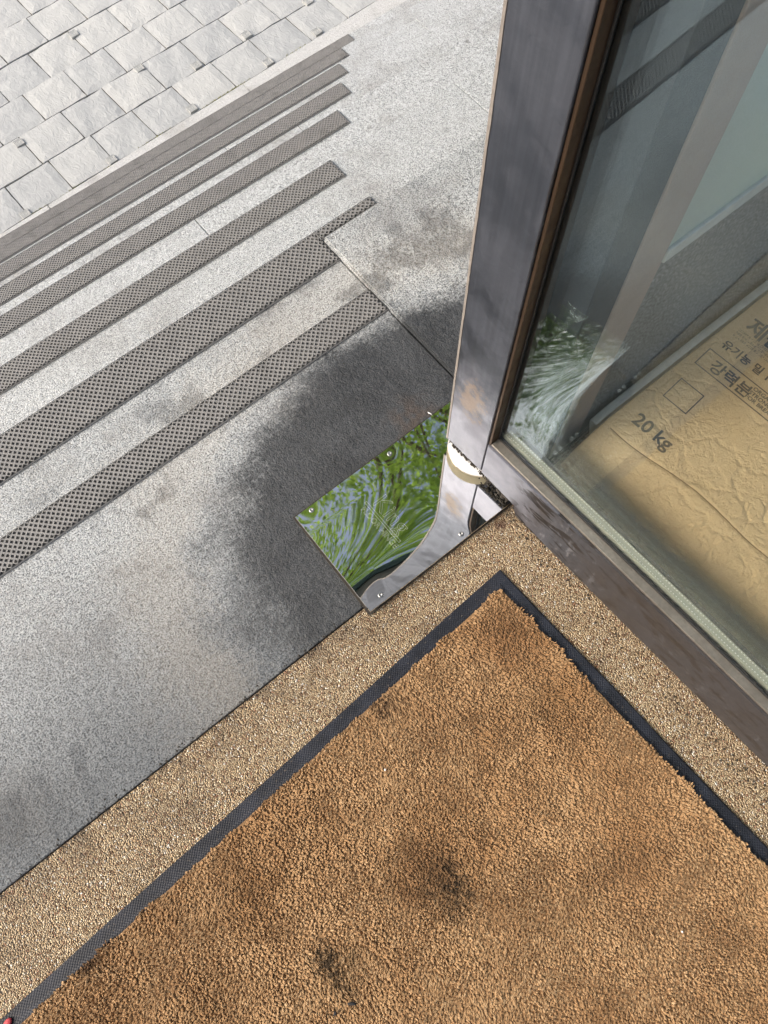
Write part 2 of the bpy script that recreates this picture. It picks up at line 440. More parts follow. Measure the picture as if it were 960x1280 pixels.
M = dict(
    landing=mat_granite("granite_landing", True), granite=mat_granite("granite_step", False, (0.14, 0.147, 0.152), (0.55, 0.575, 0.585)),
    kerb=mat_granite("granite_kerb", lo=(0.25, 0.255, 0.255), hi=(0.56, 0.57, 0.565)),
    paver=mat_paver(), pebble=mat_pebble(), pile=mat_pile(),
    border=mat_rubber("mat_border", (0.005, 0.007, 0.013)), grip=mat_grip(),
    door=mat_metal("door_steel", (0.118, 0.130, 0.158), 0.46, 0.6, wear_door),
    bead=mat_metal("bronze_bead", (0.052, 0.031, 0.017), 0.4, 0.4, None, 0.5),
    railbead=mat_metal("rail_bead", (0.20, 0.18, 0.155), 0.35, 0.4, None, 0.6),
    gasket=mat_plain("gasket", (0.012, 0.012, 0.012), 0.6),
    spacer=mat_plain("spacer", (0.25, 0.26, 0.20), 0.5, 0.0, 60, 0.1),
    dots=mat_plain("spacer_dots", (0.60, 0.62, 0.55), 0.5),
    glass=mat_glass(), frosted=mat_frosted(), plinth=mat_plinth(),
    plate=mat_mirror(), engraving=mat_plain("engraving", (0.50, 0.54, 0.46), 0.7),
    screw=mat_metal("screw_steel", (0.34, 0.34, 0.33), 0.38, 0.5),
    white=mat_plain("white_plastic", (0.80, 0.80, 0.79), 0.5, 0, 120, 0.06),
    cream=mat_plain("yellowed_rim", (0.62, 0.55, 0.40), 0.5, 0, 120, 0.15),
    dirt=mat_plain("black_dirt", (0.035, 0.030, 0.024), 0.9, 0, 200, 0.6, 0.8),
    edge=mat_plain("rusty_edge", (0.21, 0.19, 0.172), 0.7, 0, 160, 0.4),
    jamb=mat_plain("jamb_paint", (0.009, 0.014, 0.021), 0.75, 0.0, 30, 0.2),
    mullion=mat_plain("mullion_bronze", (0.40, 0.33, 0.28), 0.55, 0.0, 40, 0.12),
    awning=mat_plain("awning_teal", (0.010, 0.035, 0.035), 0.6), soffit=mat_plain("soffit", (0.16, 0.16, 0.15), 0.8),
    kraft=mat_kraft(), ink=mat_plain("print_ink", (0.10, 0.095, 0.08), 0.7, 0, 500, 0.35),
    paleedge=mat_plain("pale_fold", (0.60, 0.64, 0.60), 0.6), leaf=mat_leaf(), bark=mat_plain("bark", (0.10, 0.075, 0.055), 0.9, 0, 40, 0.5, 0.9),
    sand=mat_plain("joint_sand", (0.10, 0.095, 0.085), 0.95, 0, 150, 0.45, 0.6),
    ground=mat_plain("far_paving", (0.36, 0.36, 0.35), 0.9, 0, 20, 0.2, 0.3),
    insert=mat_plain("insert_tile", (0.31, 0.32, 0.315), 0.6, 0, 200, 0.3),
    seam=mat_plain("fold_line", (0.20, 0.13, 0.06), 0.8), red=mat_plain("red_scrap", (0.45, 0.05, 0.06), 0.6),
    crumb=mat_plain("crumb", (0.8, 0.8, 0.78), 0.7), lint=mat_plain("lint", (0.02, 0.02, 0.022), 0.9),
)

# ---------------------------------------------------------------- setting: ground, street, floor
SILL = 0.2195
R_ = 0.24
ZS = -7 * R_
g = link('ground', np_mesh('ground', [(-400, -400, ZS - 0.06), (400, -400, ZS - 0.06), (400, 800, ZS - 0.06), (-400, 800, ZS - 0.06)], [(0, 1, 2, 3)]), None, M['ground'])
tag(g, kind='structure')

# street paving: rows of square slabs, turned about 2 degrees from the steps
street = empty('street_pavement', (0.0, 2.858, ZS), math.radians(1.9))
tag(street, kind='structure')
NX_P, NY_P = 0.2262, 0.2125
bed = box('joint_bed', (-1.5, -0.0015, -0.055), (3.9, 9.5 * NY_P, -0.009), M['sand'], street)
def paver_mesh(i):
    r = np.random.default_rng(100 + i)
    n = 7
    gx = np.linspace(0, 1, n); X, Y = np.meshgrid(gx, gx, indexing='ij')
    w, h = NX_P - 0.0055, NY_P - 0.0055
    Z = np.zeros_like(X)
    for _ in range(5):
        a, b, p, q = r.uniform(2, 9), r.uniform(2, 9), r.uniform(0, 6), r.uniform(0, 6)
        Z += 0.0009 * np.sin(a * X + p) * np.sin(b * Y + q)
    Z += r.uniform(-0.0008, 0.0008, Z.shape)
    rim = np.minimum(np.minimum(X, 1 - X), np.minimum(Y, 1 - Y)) < 0.01
    Z[rim] -= 0.0035
    sx, sy = (X - .5) * w, (Y - .5) * h
    j = r.uniform(-0.0014, 0.0014, X.shape)
    sx = sx + j * rim; sy = sy + np.roll(j, 2) * rim
    v = np.stack([sx, sy, Z], -1).reshape(-1, 3).tolist()
    idx = lambda a, b: a * n + b
    f = [(idx(a, b), idx(a + 1, b), idx(a + 1, b + 1), idx(a, b + 1)) for a in range(n - 1) for b in range(n - 1)]
    ring = [idx(a, 0) for a in range(n)] + [idx(n - 1, b) for b in range(1, n)] + [idx(a, n - 1) for a in range(n - 2, -1, -1)] + [idx(0, b) for b in range(n - 2, 0, -1)]
    base = len(v)
    for k in ring: v.append((v[k][0], v[k][1], -0.05))
    L = len(ring)
    f += [(ring[(k + 1) % L], ring[k], base + k, base + (k + 1) % L) for k in range(L)]
    me = np_mesh('paver', v, f, smooth=False)
    me.materials.append(M['paver'])
    return me
PM = [paver_mesh(i) for i in range(8)]
phase = [0.270, 0.243, 0.166, 0.10, 0.22, 0.03, 0.15, 0.08, 0.19]
for row in range(9):
    for k in range(-6, 15):
        x = phase[row] + (k + 0.5) * NX_P
        if x > 3.7 or x < -1.3: continue
        o = bpy.data.objects.new('paver', PM[random.randrange(8)]); COL.objects.link(o); o.parent = street
        o.location = (x, (row + 0.5) * NY_P + random.uniform(-.0012, .0012), random.uniform(-0.0025, 0.002))
        o.rotation_euler = (random.uniform(-.006, .006), random.uniform(-.006, .006), random.choice((0, math.pi)) + random.uniform(-.006, .006))
def insert_mesh():
    bm = bmesh.new()
    s = 0.0205
    lv = []
    for (r, z) in ((s, -0.03), (s, 0.0010), (s * .86, 0.0014), (s * .80, 0.0002), (s * .62, 0.0010), (s * .55, 0.0), (s * .3, 0.0010), (s * .24, 0.0)):
        lv.append([bm.verts.new((a * r, b * r, z)) for a, b in ((-1, -1), (1, -1), (1, 1), (-1, 1))])
    for A, B in zip(lv, lv[1:]):
        for k in range(4): bm.faces.new((A[k], A[(k + 1) % 4], B[(k + 1) % 4], B[k]))
    bm.faces.new(lv[-1])
    me = bm_mesh('corner_insert', bm); me.materials.append(M['insert']); return me
IM = insert_mesh()
inv = street.matrix_basis.inverted() if False else (Matrix.Translation(Vector((0.0, 2.858, ZS))) @ Matrix.Rotation(math.radians(1.9), 4, 'Z')).inverted()
for (x, y) in ((0.986, 3.694), (1.109, 3.296), (0.439, 3.257), (1.33, 3.137), (1.627, 3.149), (1.602, 2.936), (1.9, 2.947), (0.713, 2.902), (0.26, 2.882), (1.992, 3.141), (1.161, 2.925)):
    p = inv @ Vector((x, y, ZS))
    o = bpy.data.objects.new('corner_insert', IM); COL.objects.link(o); o.parent = street
    # sits in the corner next to the nearest joint line
    o.location = (p.x, p.y, 0.0046)
# moss tufts in the joint along the kerb
mv, mf = [], []
for (mx, n, sp) in ((0.30, 50, .03), (0.50, 40, .03), (0.95, 60, .04), (1.28, 80, .05), (1.40, 80, .05), (1.75, 30, .04), (0.70, 25, .02)):
    for _ in range(n):
        x = mx + random.gauss(0, sp); y = random.gauss(0.002, 0.0025); r = random.uniform(.001, .003)
        b = len(mv); a = random.uniform(0, 6)
        for q in range(3): mv.append((x + r * math.cos(a + q * 2.1), y + r * math.sin(a + q * 2.1), -0.008))
        mv.append((x, y, random.uniform(-.001, .005)))
        mf += [(b, b + 1, b + 3), (b + 1, b + 2, b + 3), (b + 2, b, b + 3)]
moss = link('moss', np_mesh('moss', mv, mf), street, mat_plain("moss", (0.20, 0.21, 0.06), 0.95, 0, 100, 0.5))
moss['kind'] = 'stuff'

# ---------------------------------------------------------------- granite landing and steps
stairs = empty('granite_stairs', (0.2, 0.75, ZS))
tag(stairs, 'pale grey granite landing and steps with dark diamond grip strips, leading down to the paving', 'stairs')
S0 = Vector((-0.2, -0.75, -ZS))                      # parts are built in world coordinates
def sbox(name, lo, hi, mat, bevel=0.002):
    o = box(name, lo, hi, mat, stairs, bevel, 2); o.location = S0; return o
NOSE0 = 0.7530
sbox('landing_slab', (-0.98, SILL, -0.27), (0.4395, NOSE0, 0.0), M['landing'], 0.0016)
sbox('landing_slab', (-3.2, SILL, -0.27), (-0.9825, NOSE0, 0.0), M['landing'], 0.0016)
# raised slab to the right: its corner stands a few mm proud
bm = bmesh.new()
x0, x1, y0, y1 = 0.4412, 2.6, SILL, 0.7287
vs = [bm.verts.new(c) for c in ((x0, y0, -0.10), (x1, y0, -0.10), (x1, y1, -0.10), (x0, y1, -0.10), (x0, y0, 0.0006), (x1, y0, 0.0006), (x1, y1, 0.008), (x0, y1, 0.010))]
for f in ((3, 2, 1, 0), (4, 5, 6, 7), (0, 1, 5, 4), (1, 2, 6, 5), (2, 3, 7, 6), (3, 0, 4, 7)): bm.faces.new([vs[i] for i in f])
bmesh.ops.bevel(bm, geom=list(bm.edges), offset=0.003, segments=2, affect='EDGES')
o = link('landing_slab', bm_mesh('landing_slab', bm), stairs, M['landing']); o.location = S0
sbox('nosing_slab', (0.4412, 0.7300, -0.27), (2.6, NOSE0, -0.0005), M['granite'], 0.0016)
NOSE = [NOSE0, 1.057, 1.3773, 1.6805, 1.986, 2.291, 2.585]
jx = {1: (-3.2, -1.6, -0.215, 1.02, 2.1, 3.0), 2: (-3.2, -1.6, -0.5, 0.452, 1.55, 3.2), 3: (-3.2, -1.6, -0.2, 0.95, 2.0, 3.4), 4: (-3.2, -1.6, -0.4, 0.84, 1.7, 3.5), 5: (-3.2, -1.6, 0.3, 1.35, 2.4, 3.6), 6: (-3.2, -1.6, 0.0, 1.1, 2.2, 3.6)}
for k in range(1, 7):
    zt = -k * R_
    ya, yb = NOSE[k - 1] - 0.012, NOSE[k]
    J = jx[k]
    for a, b in zip(J, J[1:]):
        sbox('step_slab', (a + 0.0008, ya, zt - R_ - 0.03), (b - 0.0008, yb, zt + random.uniform(-.0006, .0006)), M['granite'], 0.002)
# kerb at the foot of the steps
kj = (-3.2, -1.6, -0.9, 0.36, 1.43, 2.5, 3.7)
for a, b in zip(kj, kj[1:]):
    ya, yb = NOSE[6] - 0.01, 2.8555 + 0.0332 * a - 0.002
    bm = bmesh.new()
    vs = [bm.verts.new(c) for c in ((a + .001, ya, ZS - .1), (b - .001, ya, ZS - .1), (b - .001, 2.8535 + .0332 * b, ZS - .1), (a + .001, 2.8535 + .0332 * a, ZS - .1))]
    f = bm.faces.new(vs); r = bmesh.ops.extrude_face_region(bm, geom=[f])
    for v in r['geom']:
        if isinstance(v, bmesh.types.BMVert): v.co.z = ZS + 0.003
    bmesh.ops.bevel(bm, geom=list(bm.edges), offset=0.003, segments=2, affect='EDGES')
    o = link('kerb_slab', bm_mesh('kerb_slab', bm), stairs, M['kerb']); o.location = S0

def grip_mesh(length, width, seed, pitch=0.0094):
    """thin mat with a lattice of diamond pits"""
    r = np.random.default_rng(seed)
    T = 0.0038
    nrow = max(2, int(round(width / (pitch * 0.5))))
    ph = width / nrow                                 # half pitch across
    nc = int(length / pitch)
    P = length / nc
    V_, F_ = [], []
    # diamonds centred on a staggered lattice; lattice nodes form ridges
    node = {}
    def nd(i, j):
        key = (i, j)
        if key not in node:
            x = min(max(i * P / 2, 0), length); y = min(max(j * ph, 0), width)
            node[key] = len(V_); V_.append((x - length, y - width, T + r.uniform(-.0002, .0002)))
        return node[key]
    I = 2 * nc
    for j in range(1, nrow, 1):
        for i in range(1, I):
            if (i + j) % 2: continue
            # diamond with corners left, bottom, right, top
            c = [nd(i - 1, j), nd(i, j - 1), nd(i + 1, j), nd(i, j + 1)]
            cx, cy = i * P / 2 - length, j * ph - width
            in_t, in_b = [], []
            dz = r.uniform(0.0009, 0.0013)
            for q in c:
                vx, vy, vz = V_[q]
                in_t.append(len(V_)); V_.append((cx + (vx - cx) * .64, cy + (vy - cy) * .64, T + 0.0001))
            for q in c:
                vx, vy, vz = V_[q]
                in_b.append(len(V_)); V_.append((cx + (vx - cx) * .48, cy + (vy - cy) * .48, dz - 0.0004))
            for q in range(4):
                p = (q + 1) % 4
                F_.append((c[q], c[p], in_t[p], in_t[q])); F_.append((in_t[q], in_t[p], in_b[p], in_b[q]))
            F_.append(tuple(in_b))
    # solid margins: skirt box a little below the ridge tops
    b = len(V_)
    e = 0.0012
    for z, k in ((0.0002, 0), (T - 0.0016, 0)):
        for x, y in ((-length - e, -width - e), (e, -width - e), (e, e), (-length - e, e)): V_.append((x, y, z))
    F_ += [(b, b + 1, b + 5, b + 4), (b + 1, b + 2, b + 6, b + 5), (b + 2, b + 3, b + 7, b + 6), (b + 3, b, b + 4, b + 7)]
    # rim frame
    b2 = len(V_)
    for x, y in ((-length, -width), (0, -width), (0, 0), (-length, 0)): V_.append((x, y, T - 0.0004))
    F_ += [(b + 4, b + 5, b2 + 1, b2), (b + 5, b + 6, b2 + 2, b2 + 1), (b + 6, b + 7, b2 + 3, b2 + 2), (b + 7, b + 4, b2, b2 + 3)]
    b3 = len(V_)
    for x, y in ((-length, -width), (0, -width), (0, 0), (-length, 0)): V_.append((x, y, 0.0007))
    F_.append((b3, b3 + 1, b3 + 2, b3 + 3))
    me = np_mesh('grip_strip', V_, F_); me.materials.append(M['grip']); return me
XL = -0.95
strips = [(0.4385, 0.6096, 0.0, 0.0471), (0.4385, NOSE0 - 0.002, 0.0, 0.0675)]
ends = [0.68, 0.924, 1.148, 1.357, 1.58, 1.826]
for k in range(1, 7):
    strips.append((ends[k - 1], NOSE[k] - 0.002, -k * R_ + 0.0006, 0.0505))
for i, (xe, yo, z, w) in enumerate(strips):
    o = link('grip_strip', grip_mesh(xe - XL, w, i), stairs)
    o.location = Vector((xe, yo, z)) + S0
o = link('grip_strip', grip_mesh(0.112, 0.0185, 30), stairs); o.location = Vector((0.552, NOSE0 - 0.002, 0.0)) + S0

# ---------------------------------------------------------------- pebble floor inside, dark floor behind the door
fl = box('floor', (-3.2, -2.6, -0.2), (0.402, SILL - 0.0016, -0.0008), M['pebble'], None, 0.001)
tag(fl, kind='structure')
fl2 = box('inner_floor', (0.404, -2.6, -0.2), (2.4, SILL - 0.0016, -0.0015), M['plinth'], None, 0.001)
tag(fl2, kind='structure')

cg = box('ceiling', (-1.6, -2.6, 2.43), (2.40, 0.2205, 2.60), M['soffit'], None, 0.002)
tag(cg, kind='structure')

# ---------------------------------------------------------------- door mat
MA = Vector((0.2955, 0.1440)); ux = Vector((-0.99876, -0.0497)); uy = Vector((0.0223, -0.99975)).normalized()
uy = Vector((ux.y, -ux.x)) if Vector((ux.y, -ux.x)).dot(uy) > 0 else Vector((-ux.y, ux.x))
uy = (uy * 0.5 + Vector((0.0223, -0.99975)) * 0.5).normalized()
MW, MH, BW = 0.92, 0.80, 0.0175
def mp(a, b, z): p = MA + ux * a + uy * b; return (p.x, p.y, z)
matroot = empty('door_mat', mp(MW / 2, MH / 2, 0))
tag(matroot, 'brown pile entrance mat with black rubber border, stained, lying on the pebble floor', 'mat')
OFF = -Vector(matroot.location)
bm = bmesh.new()
n = 40
def border_loop(d, z, jit=0.0):
    out = []
    for (a, b, c, e) in (((d, d), (MW - d, d), 0, 0), ((MW - d, d), (MW - d, MH - d), 0, 0), ((MW - d, MH - d), (d, MH - d), 0, 0), ((d, MH - d), (d, d), 0, 0)):
        for k in range(n):
            t = k / n
            p = (a[0] + (b[0] - a[0]) * t, a[1] + (b[1] - a[1]) * t)
            w = 0.0007 * math.sin(13 * (p[0] + p[1] * 1.7)) * (jit > 0)
            out.append(bm.verts.new(mp(p[0] + w, p[1] - w, z)))
    return out
Ls = [border_loop(0, 0.0), border_loop(0.0004, 0.0016, 1), border_loop(0.002, 0.0024, 1), border_loop(BW - 0.004, 0.0026), border_loop(BW - 0.001, 0.0034), border_loop(BW + 0.01, 0.0034)]
for A, B in zip(Ls, Ls[1:]):
    for k in range(len(A)): bm.faces.new((A[k], A[(k + 1) % len(A)], B[(k + 1) % len(A)], B[k]))
o = link('rubber_border', bm_mesh('rubber_border', bm), matroot, M['border']); o.location = OFF
o = link('backing', np_mesh('backing', [mp(BW + .002, BW + .002, .0054), mp(MW - BW - .002, BW + .002, .0054), mp(MW - BW - .002, MH - BW - .002, .0054), mp(BW + .002, MH - BW - .002, .0054)], [(0, 1, 2, 3)]),
         matroot, mat_plain("mat_backing", (0.24, 0.14, 0.065), 0.95)); o.location = OFF

def smooth_noise(x, y, seed, scale):
    r = np.random.default_rng(seed)
    G = r.uniform(-1, 1, (160, 160))
    u, v = (x - x.min()) * scale, (y - y.min()) * scale
    i, j = np.floor(u).astype(int) % 158, np.floor(v).astype(int) % 158
    fu, fv = u - np.floor(u), v - np.floor(v)
    fu, fv = fu * fu * (3 - 2 * fu), fv * fv * (3 - 2 * fv)
    return (G[i, j] * (1 - fu) * (1 - fv) + G[i + 1, j] * fu * (1 - fv) + G[i, j + 1] * (1 - fu) * fv + G[i + 1, j + 1] * fu * fv)

def pile_mesh():
    pit = 0.00222
    A_, B_ = MW - 2 * BW, MH - 2 * BW
    na, nb = int(A_ / pit), int(B_ / pit)
    a, b = np.meshgrid(np.arange(na) * pit + BW, np.arange(nb) * pit + BW, indexing='ij')
    a = a.ravel() + rng.uniform(-.45, .45, a.size) * pit; b = b.ravel() + rng.uniform(-.45, .45, b.size) * pit
    # ragged edge
    wob = 0.0022 * smooth_noise(a, b, 5, 70) + 0.0012
    keep = (a > BW + wob) & (b > BW + wob) & (a < MW - BW - wob) & (b < MH - BW - wob) & (rng.uniform(0, 1, a.size) > 0.02)
    a, b = a[keep], b[keep]
    N = a.size
    x = MA.x + ux.x * a + uy.x * b; y = MA.y + ux.y * a + uy.y * b
    lx = 0.0018 * smooth_noise(a, b, 1, 9) + 0.0020 * smooth_noise(a, b, 2, 40) + 0.0013 * smooth_noise(a, b, 12, 150) + rng.normal(0, .0013, N) - 0.0009
    ly = 0.0018 * smooth_noise(a, b, 3, 9) + 0.0020 * smooth_noise(a, b, 4, 40) + 0.0013 * smooth_noise(a, b, 13, 150) + rng.normal(0, .0013, N) - 0.0012
    hgt = 0.0044 + 0.0007 * smooth_noise(a, b, 6, 25) + rng.normal(0, .0007, N)
    rad = 0.00118 * rng.uniform(.65, 1.35, N)
    S = 4
    ang = np.arange(S) * 2 * np.pi / S
    rot = rng.uniform(0, 6.28, N)
    ca, sa = np.cos(ang[None] + rot[:, None]), np.sin(ang[None] + rot[:, None])
    lev = []
    for (t, rr) in ((0.15, .95), (0.78, 1.1)):
        px = x[:, None] + lx[:, None] * t * t * 1.2 + ca * rad[:, None] * rr
        py = y[:, None] + ly[:, None] * t * t * 1.2 + sa * rad[:, None] * rr
        pz = np.repeat((0.0036 + hgt * t)[:, None], S, 1)
        lev.append(np.stack([px, py, pz], -1))
    top = np.stack([x + lx * 1.25, y + ly * 1.25, 0.0036 + hgt], -1)[:, None]
    verts = np.concatenate(lev + [top], 1)
    K = 2 * S + 1
    tri = []
    for l in range(1):
        for k in range(S):
            p = (k + 1) % S
            tri += [(l * S + k, l * S + p, (l + 1) * S + p), (l * S + k, (l + 1) * S + p, (l + 1) * S + k)]
    for k in range(S): tri.append((S + k, S + (k + 1) % S, 2 * S))
    tri = np.array(tri)
    faces = (tri[None] + (np.arange(N) * K)[:, None, None]).reshape(-1, 3)
    me = np_mesh('pile', verts.reshape(-1, 3), faces, smooth=False)
    at = me.attributes.new('tuft', 'FLOAT_VECTOR', 'POINT')
    rv = np.repeat(np.clip(rng.normal(.5, .22, N) + 0.18 * smooth_noise(a, b, 9, 60), 0, 1), K)
    tv = np.tile(np.concatenate([np.zeros(S), np.full(S, .8), [1]]), N)
    at.data.foreach_set('vector', np.stack([rv, tv, np.zeros_like(rv)], -1).astype(np.float32).ravel())
    return me
o = link('pile', pile_mesh(), matroot, M['pile']); o.location = OFF
o['kind'] = 'stuff'

# ---------------------------------------------------------------- mirror-polished floor hinge plate
plate = empty('hinge_plate', (0.25, 0.29, 0))
tag(plate, 'mirror polished steel floor hinge cover plate with four screws and engraved lettering', 'plate')
PO = -Vector(plate.location)
PC = [(0.1227, 0.2070), (0.3920, 0.2055), (0.4060, 0.3780), (0.1257, 0.3771)]     # world corners
def plate_z(x, y):
    u = np.maximum(0, 0.275 - x); v = np.maximum(0, 0.300 - y)
    z = 0.0062 + 0.28 * u * u * np.clip((0.345 - y) / 0.09, 0, 1) ** 1 - 0.36 * v * v * np.clip((0.30 - x) / 0.14, 0, 1)
    for (sx, sy) in ((0.149, 0.3749), (0.2866, 0.3732), (0.1473, 0.2160), (0.2867, 0.2140)):
        d2 = (x - sx) ** 2 + (y - sy) ** 2
        z = z - 0.00012 * np.exp(-d2 / (2 * 0.012 ** 2))
    return z
nu, nv = 72, 48
U, W = np.meshgrid(np.linspace(0, 1, nu), np.linspace(0, 1, nv), indexing='ij')
def lerp(k): return (PC[0][k] * (1 - U) * (1 - W) + PC[1][k] * U * (1 - W) + PC[2][k] * U * W + PC[3][k] * (1 - U) * W)
PX, PY = lerp(0), lerp(1); PZ = plate_z(PX, PY)
v = np.stack([PX, PY, PZ], -1).reshape(-1, 3).tolist()
idx = lambda a, b: a * nv + b
f = [(idx(a, b), idx(a + 1, b), idx(a + 1, b + 1), idx(a, b + 1)) for a in range(nu - 1) for b in range(nv - 1)]
ntop = len(f)
ring = [idx(a, 0) for a in range(nu)] + [idx(nu - 1, b) for b in range(1, nv)] + [idx(a, nv - 1) for a in range(nu - 2, -1, -1)] + [idx(0, b) for b in range(nv - 2, 0, -1)]
L = len(ring); base = len(v)
pcx, pcy = 0.262, 0.292
def outw(k, d): return (v[k][0] + d * np.sign(v[k][0] - pcx) * (abs(v[k][0] - pcx) > .125), v[k][1] + d * np.sign(v[k][1] - pcy) * (abs(v[k][1] - pcy) > .08))
for k in ring: v.append((v[k][0], v[k][1], v[k][2]))
for k in ring: v.append((*outw(k, 0.0006), v[k][2] - 0.0010))
f += [(base + (k + 1) % L, base + k, base + L + k, base + L + (k + 1) % L) for k in range(L)]
me = np_mesh('cover', v, f, smooth=False)
sm = np.zeros(len(f), bool); sm[:ntop] = True
me.polygons.foreach_set('use_smooth', sm)
o = link('cover', me, plate, M['plate']); o.location = PO
# dark frame under the plate (the hinge box rim)
bm = bmesh.new()
lo = [bm.verts.new((x + dx, y + dy, 0.0022)) for (x, y), (dx, dy) in zip(PC, ((-.003, -.002), (.003, -.002), (.003, .003), (-.003, .003)))]
fc = bm.faces.new(lo); r = bmesh.ops.extrude_face_region(bm, geom=[fc])
for q in r['geom']:
    if isinstance(q, bmesh.types.BMVert): q.co.z = 0.0004
o = link('hinge_box_rim', bm_mesh('hinge_box_rim', bm), plate, M['dirt']); o.location = PO
def screw_mesh():
    bm = bmesh.new()
    prof = [(0.0, 0.0006), (0.0009, 0.0005), (0.0011, 0.0010), (0.0026, 0.0011), (0.0036, 0.0007), (0.0038, 0.0)]
    S = 20; rings = []
    for (r, z) in prof[1:]: rings.append([bm.verts.new((r * math.cos(6.2832 * k / S), r * math.sin(6.2832 * k / S), z)) for k in range(S)])
    c = bm.verts.new((0, 0, prof[0][1]))
    for k in range(S): bm.faces.new((c, rings[0][k], rings[0][(k + 1) % S]))
    for A, B in zip(rings, rings[1:]):
        for k in range(S): bm.faces.new((A[k], B[k], B[(k + 1) % S], A[(k + 1) % S]))
    me = bm_mesh('screw', bm, True); me.materials.append(M['screw']); return me
SM = screw_mesh()
for (sx, sy) in ((0.149, 0.3749 - .004), (0.2866, 0.3732 - .004), (0.1473, 0.2160), (0.2867, 0.2140)):
    o = bpy.data.objects.new('screw', SM); COL.objects.link(o); o.parent = plate
    o.location = Vector((sx, sy, float(plate_z(np.array(sx), np.array(sy))) + 0.0002)) + PO

def text_mesh(txt, size, outline=0.0, spacing=1.0):
    cu = bpy.data.curves.new('t', 'FONT'); cu.body = txt; cu.size = size; cu.space_character = spacing
    if outline > 0:
        cu.fill_mode = 'NONE'; cu.bevel_depth = outline; cu.bevel_resolution = 0; cu.resolution_u = 3
    else:
        cu.resolution_u = 3; cu.offset = size * 0.022
    ob = bpy.data.objects.new('t', cu); COL.objects.link(ob)
    dg = bpy.context.evaluated_depsgraph_get(); dg.update()
    me = bpy.data.meshes.new_from_object(ob.evaluated_get(dg))
    bpy.data.objects.remove(ob); bpy.data.curves.remove(cu)
    me.materials.clear()
    return me
def place_text(name, me, org, rdir, udir, zf, mat, parent, po, lift):
    """lay a text mesh on a height field zf(x, y)"""
    n = len(me.vertices); co = np.empty(n * 3, np.float32); me.vertices.foreach_get('co', co); co = co.reshape(-1, 3)
    x = org[0] + rdir[0] * co[:, 0] + udir[0] * co[:, 1]; y = org[1] + rdir[1] * co[:, 0] + udir[1] * co[:, 1]
    z = zf(x, y) + lift + co[:, 2]
    me.vertices.foreach_set('co', np.stack([x, y, z], -1).astype(np.float32).ravel()); me.update()
    o = link(name, me, parent, mat); o.location = po
    return o
rd, ud = (0.0, -1.0), (1.0, 0.0)
place_text('engraved_lettering', text_mesh("King", 0.034, 0.00012), (0.2200, 0.3270), rd, ud, plate_z, M['engraving'], plate, PO, 0.0001)
place_text('engraved_lettering', text_mesh("FLOOR HINGE", 0.0115, 0.00009), (0.2020, 0.3290), rd, ud, plate_z, M['engraving'], plate, PO, 0.0001)
bm = bmesh.new()
pts = [(0.2125, 0.333), (0.2160, 0.333), (0.2160, 0.258), (0.2125, 0.258)]
for (p, q) in zip(pts, pts[1:] + pts[:1]):
    z = float(plate_z(np.array(p[0]), np.array(p[1]))); z2 = float(plate_z(np.array(q[0]), np.array(q[1])))
    m_ = 12
    for k in range(m_):
        a = Vector((p[0], p[1], 0)).lerp(Vector((q[0], q[1], 0)), k / m_); b = Vector((p[0], p[1], 0)).lerp(Vector((q[0], q[1], 0)), (k + 1) / m_)
        d = (b - a).normalized(); nn = Vector((-d.y, d.x, 0)) * 0.00013
        q4 = [bm.verts.new((t.x, t.y, float(plate_z(np.array(t.x), np.array(t.y))) + 0.0003)) for t in (a - nn, b - nn, b + nn, a + nn)]
        bm.faces.new(q4)
o = link('engraved_bar', bm_mesh('engraved_bar', bm), plate, M['engraving']); o.location = PO

cover = [c for c in plate.children if c.name.startswith('cover')][0]
for c in list(plate.children):
    if c.name.startswith(('screw', 'engraved')):
        c.parent = cover; c.location = Vector(c.location) - PO

# ---------------------------------------------------------------- glass door (standing open at right angles to the sill)
da = Vector((0.36165, 0.184875)); db = Vector((0.379725, -0.252825)); dd = (db - da).normalized()
door = empty('glass_door', (da.x, da.y, 0), math.atan2(dd.y, dd.x))
tag(door, 'double glazed door in worn grey steel frame with bronze bead, standing open above the hinge plate', 'door')
DT = 0.045; DL = 0.95; DH = 2.10
SX0, SX1 = -0.1422, -0.0760
RT = 0.115
def dbox(name, lo, hi, mat, bevel=0.0008): return box(name, lo, hi, M[mat], door, bevel, 2)
dbox('stile', (SX0, 0, 0.034), (SX1, DT, DH), 'door', 0.0012)
dbox('stile', (DL - 0.07, 0.0005, 0.006), (DL, DT - .0005, DH), 'door', 0.0012)
# bottom rail with a notch over the hinge plate
bm = bmesh.new()
prof = [(SX1 + 0.0012, 0.031), (-0.012, 0.028), (-0.004, 0.0035), (DL - 0.0705, 0.0035), (DL - 0.0705, RT), (SX1 + 0.0012, RT)]
fr = [bm.verts.new((x, 0.0006, z)) for x, z in prof]; bk = [bm.verts.new((x, DT - 0.0006, z)) for x, z in prof]
bm.faces.new(fr); bm.faces.new(list(reversed(bk)))
for k in range(len(prof)):
    p = (k + 1) % len(prof); bm.faces.new((fr[p], fr[k], bk[k], bk[p]))
bmesh.ops.recalc_face_normals(bm, faces=bm.faces)
bmesh.ops.bevel(bm, geom=[e for e in bm.edges if abs(e.verts[0].co.y - e.verts[1].co.y) < 1e-6], offset=0.0009, segments=2, affect='EDGES')
link('bottom_rail', bm_mesh('bottom_rail', bm), door, M['door'])
dbox('top_rail', (SX1 + 0.0012, 0.0006, DH - 0.10), (DL - 0.0705, DT - 0.0006, DH - 0.0005), 'door')
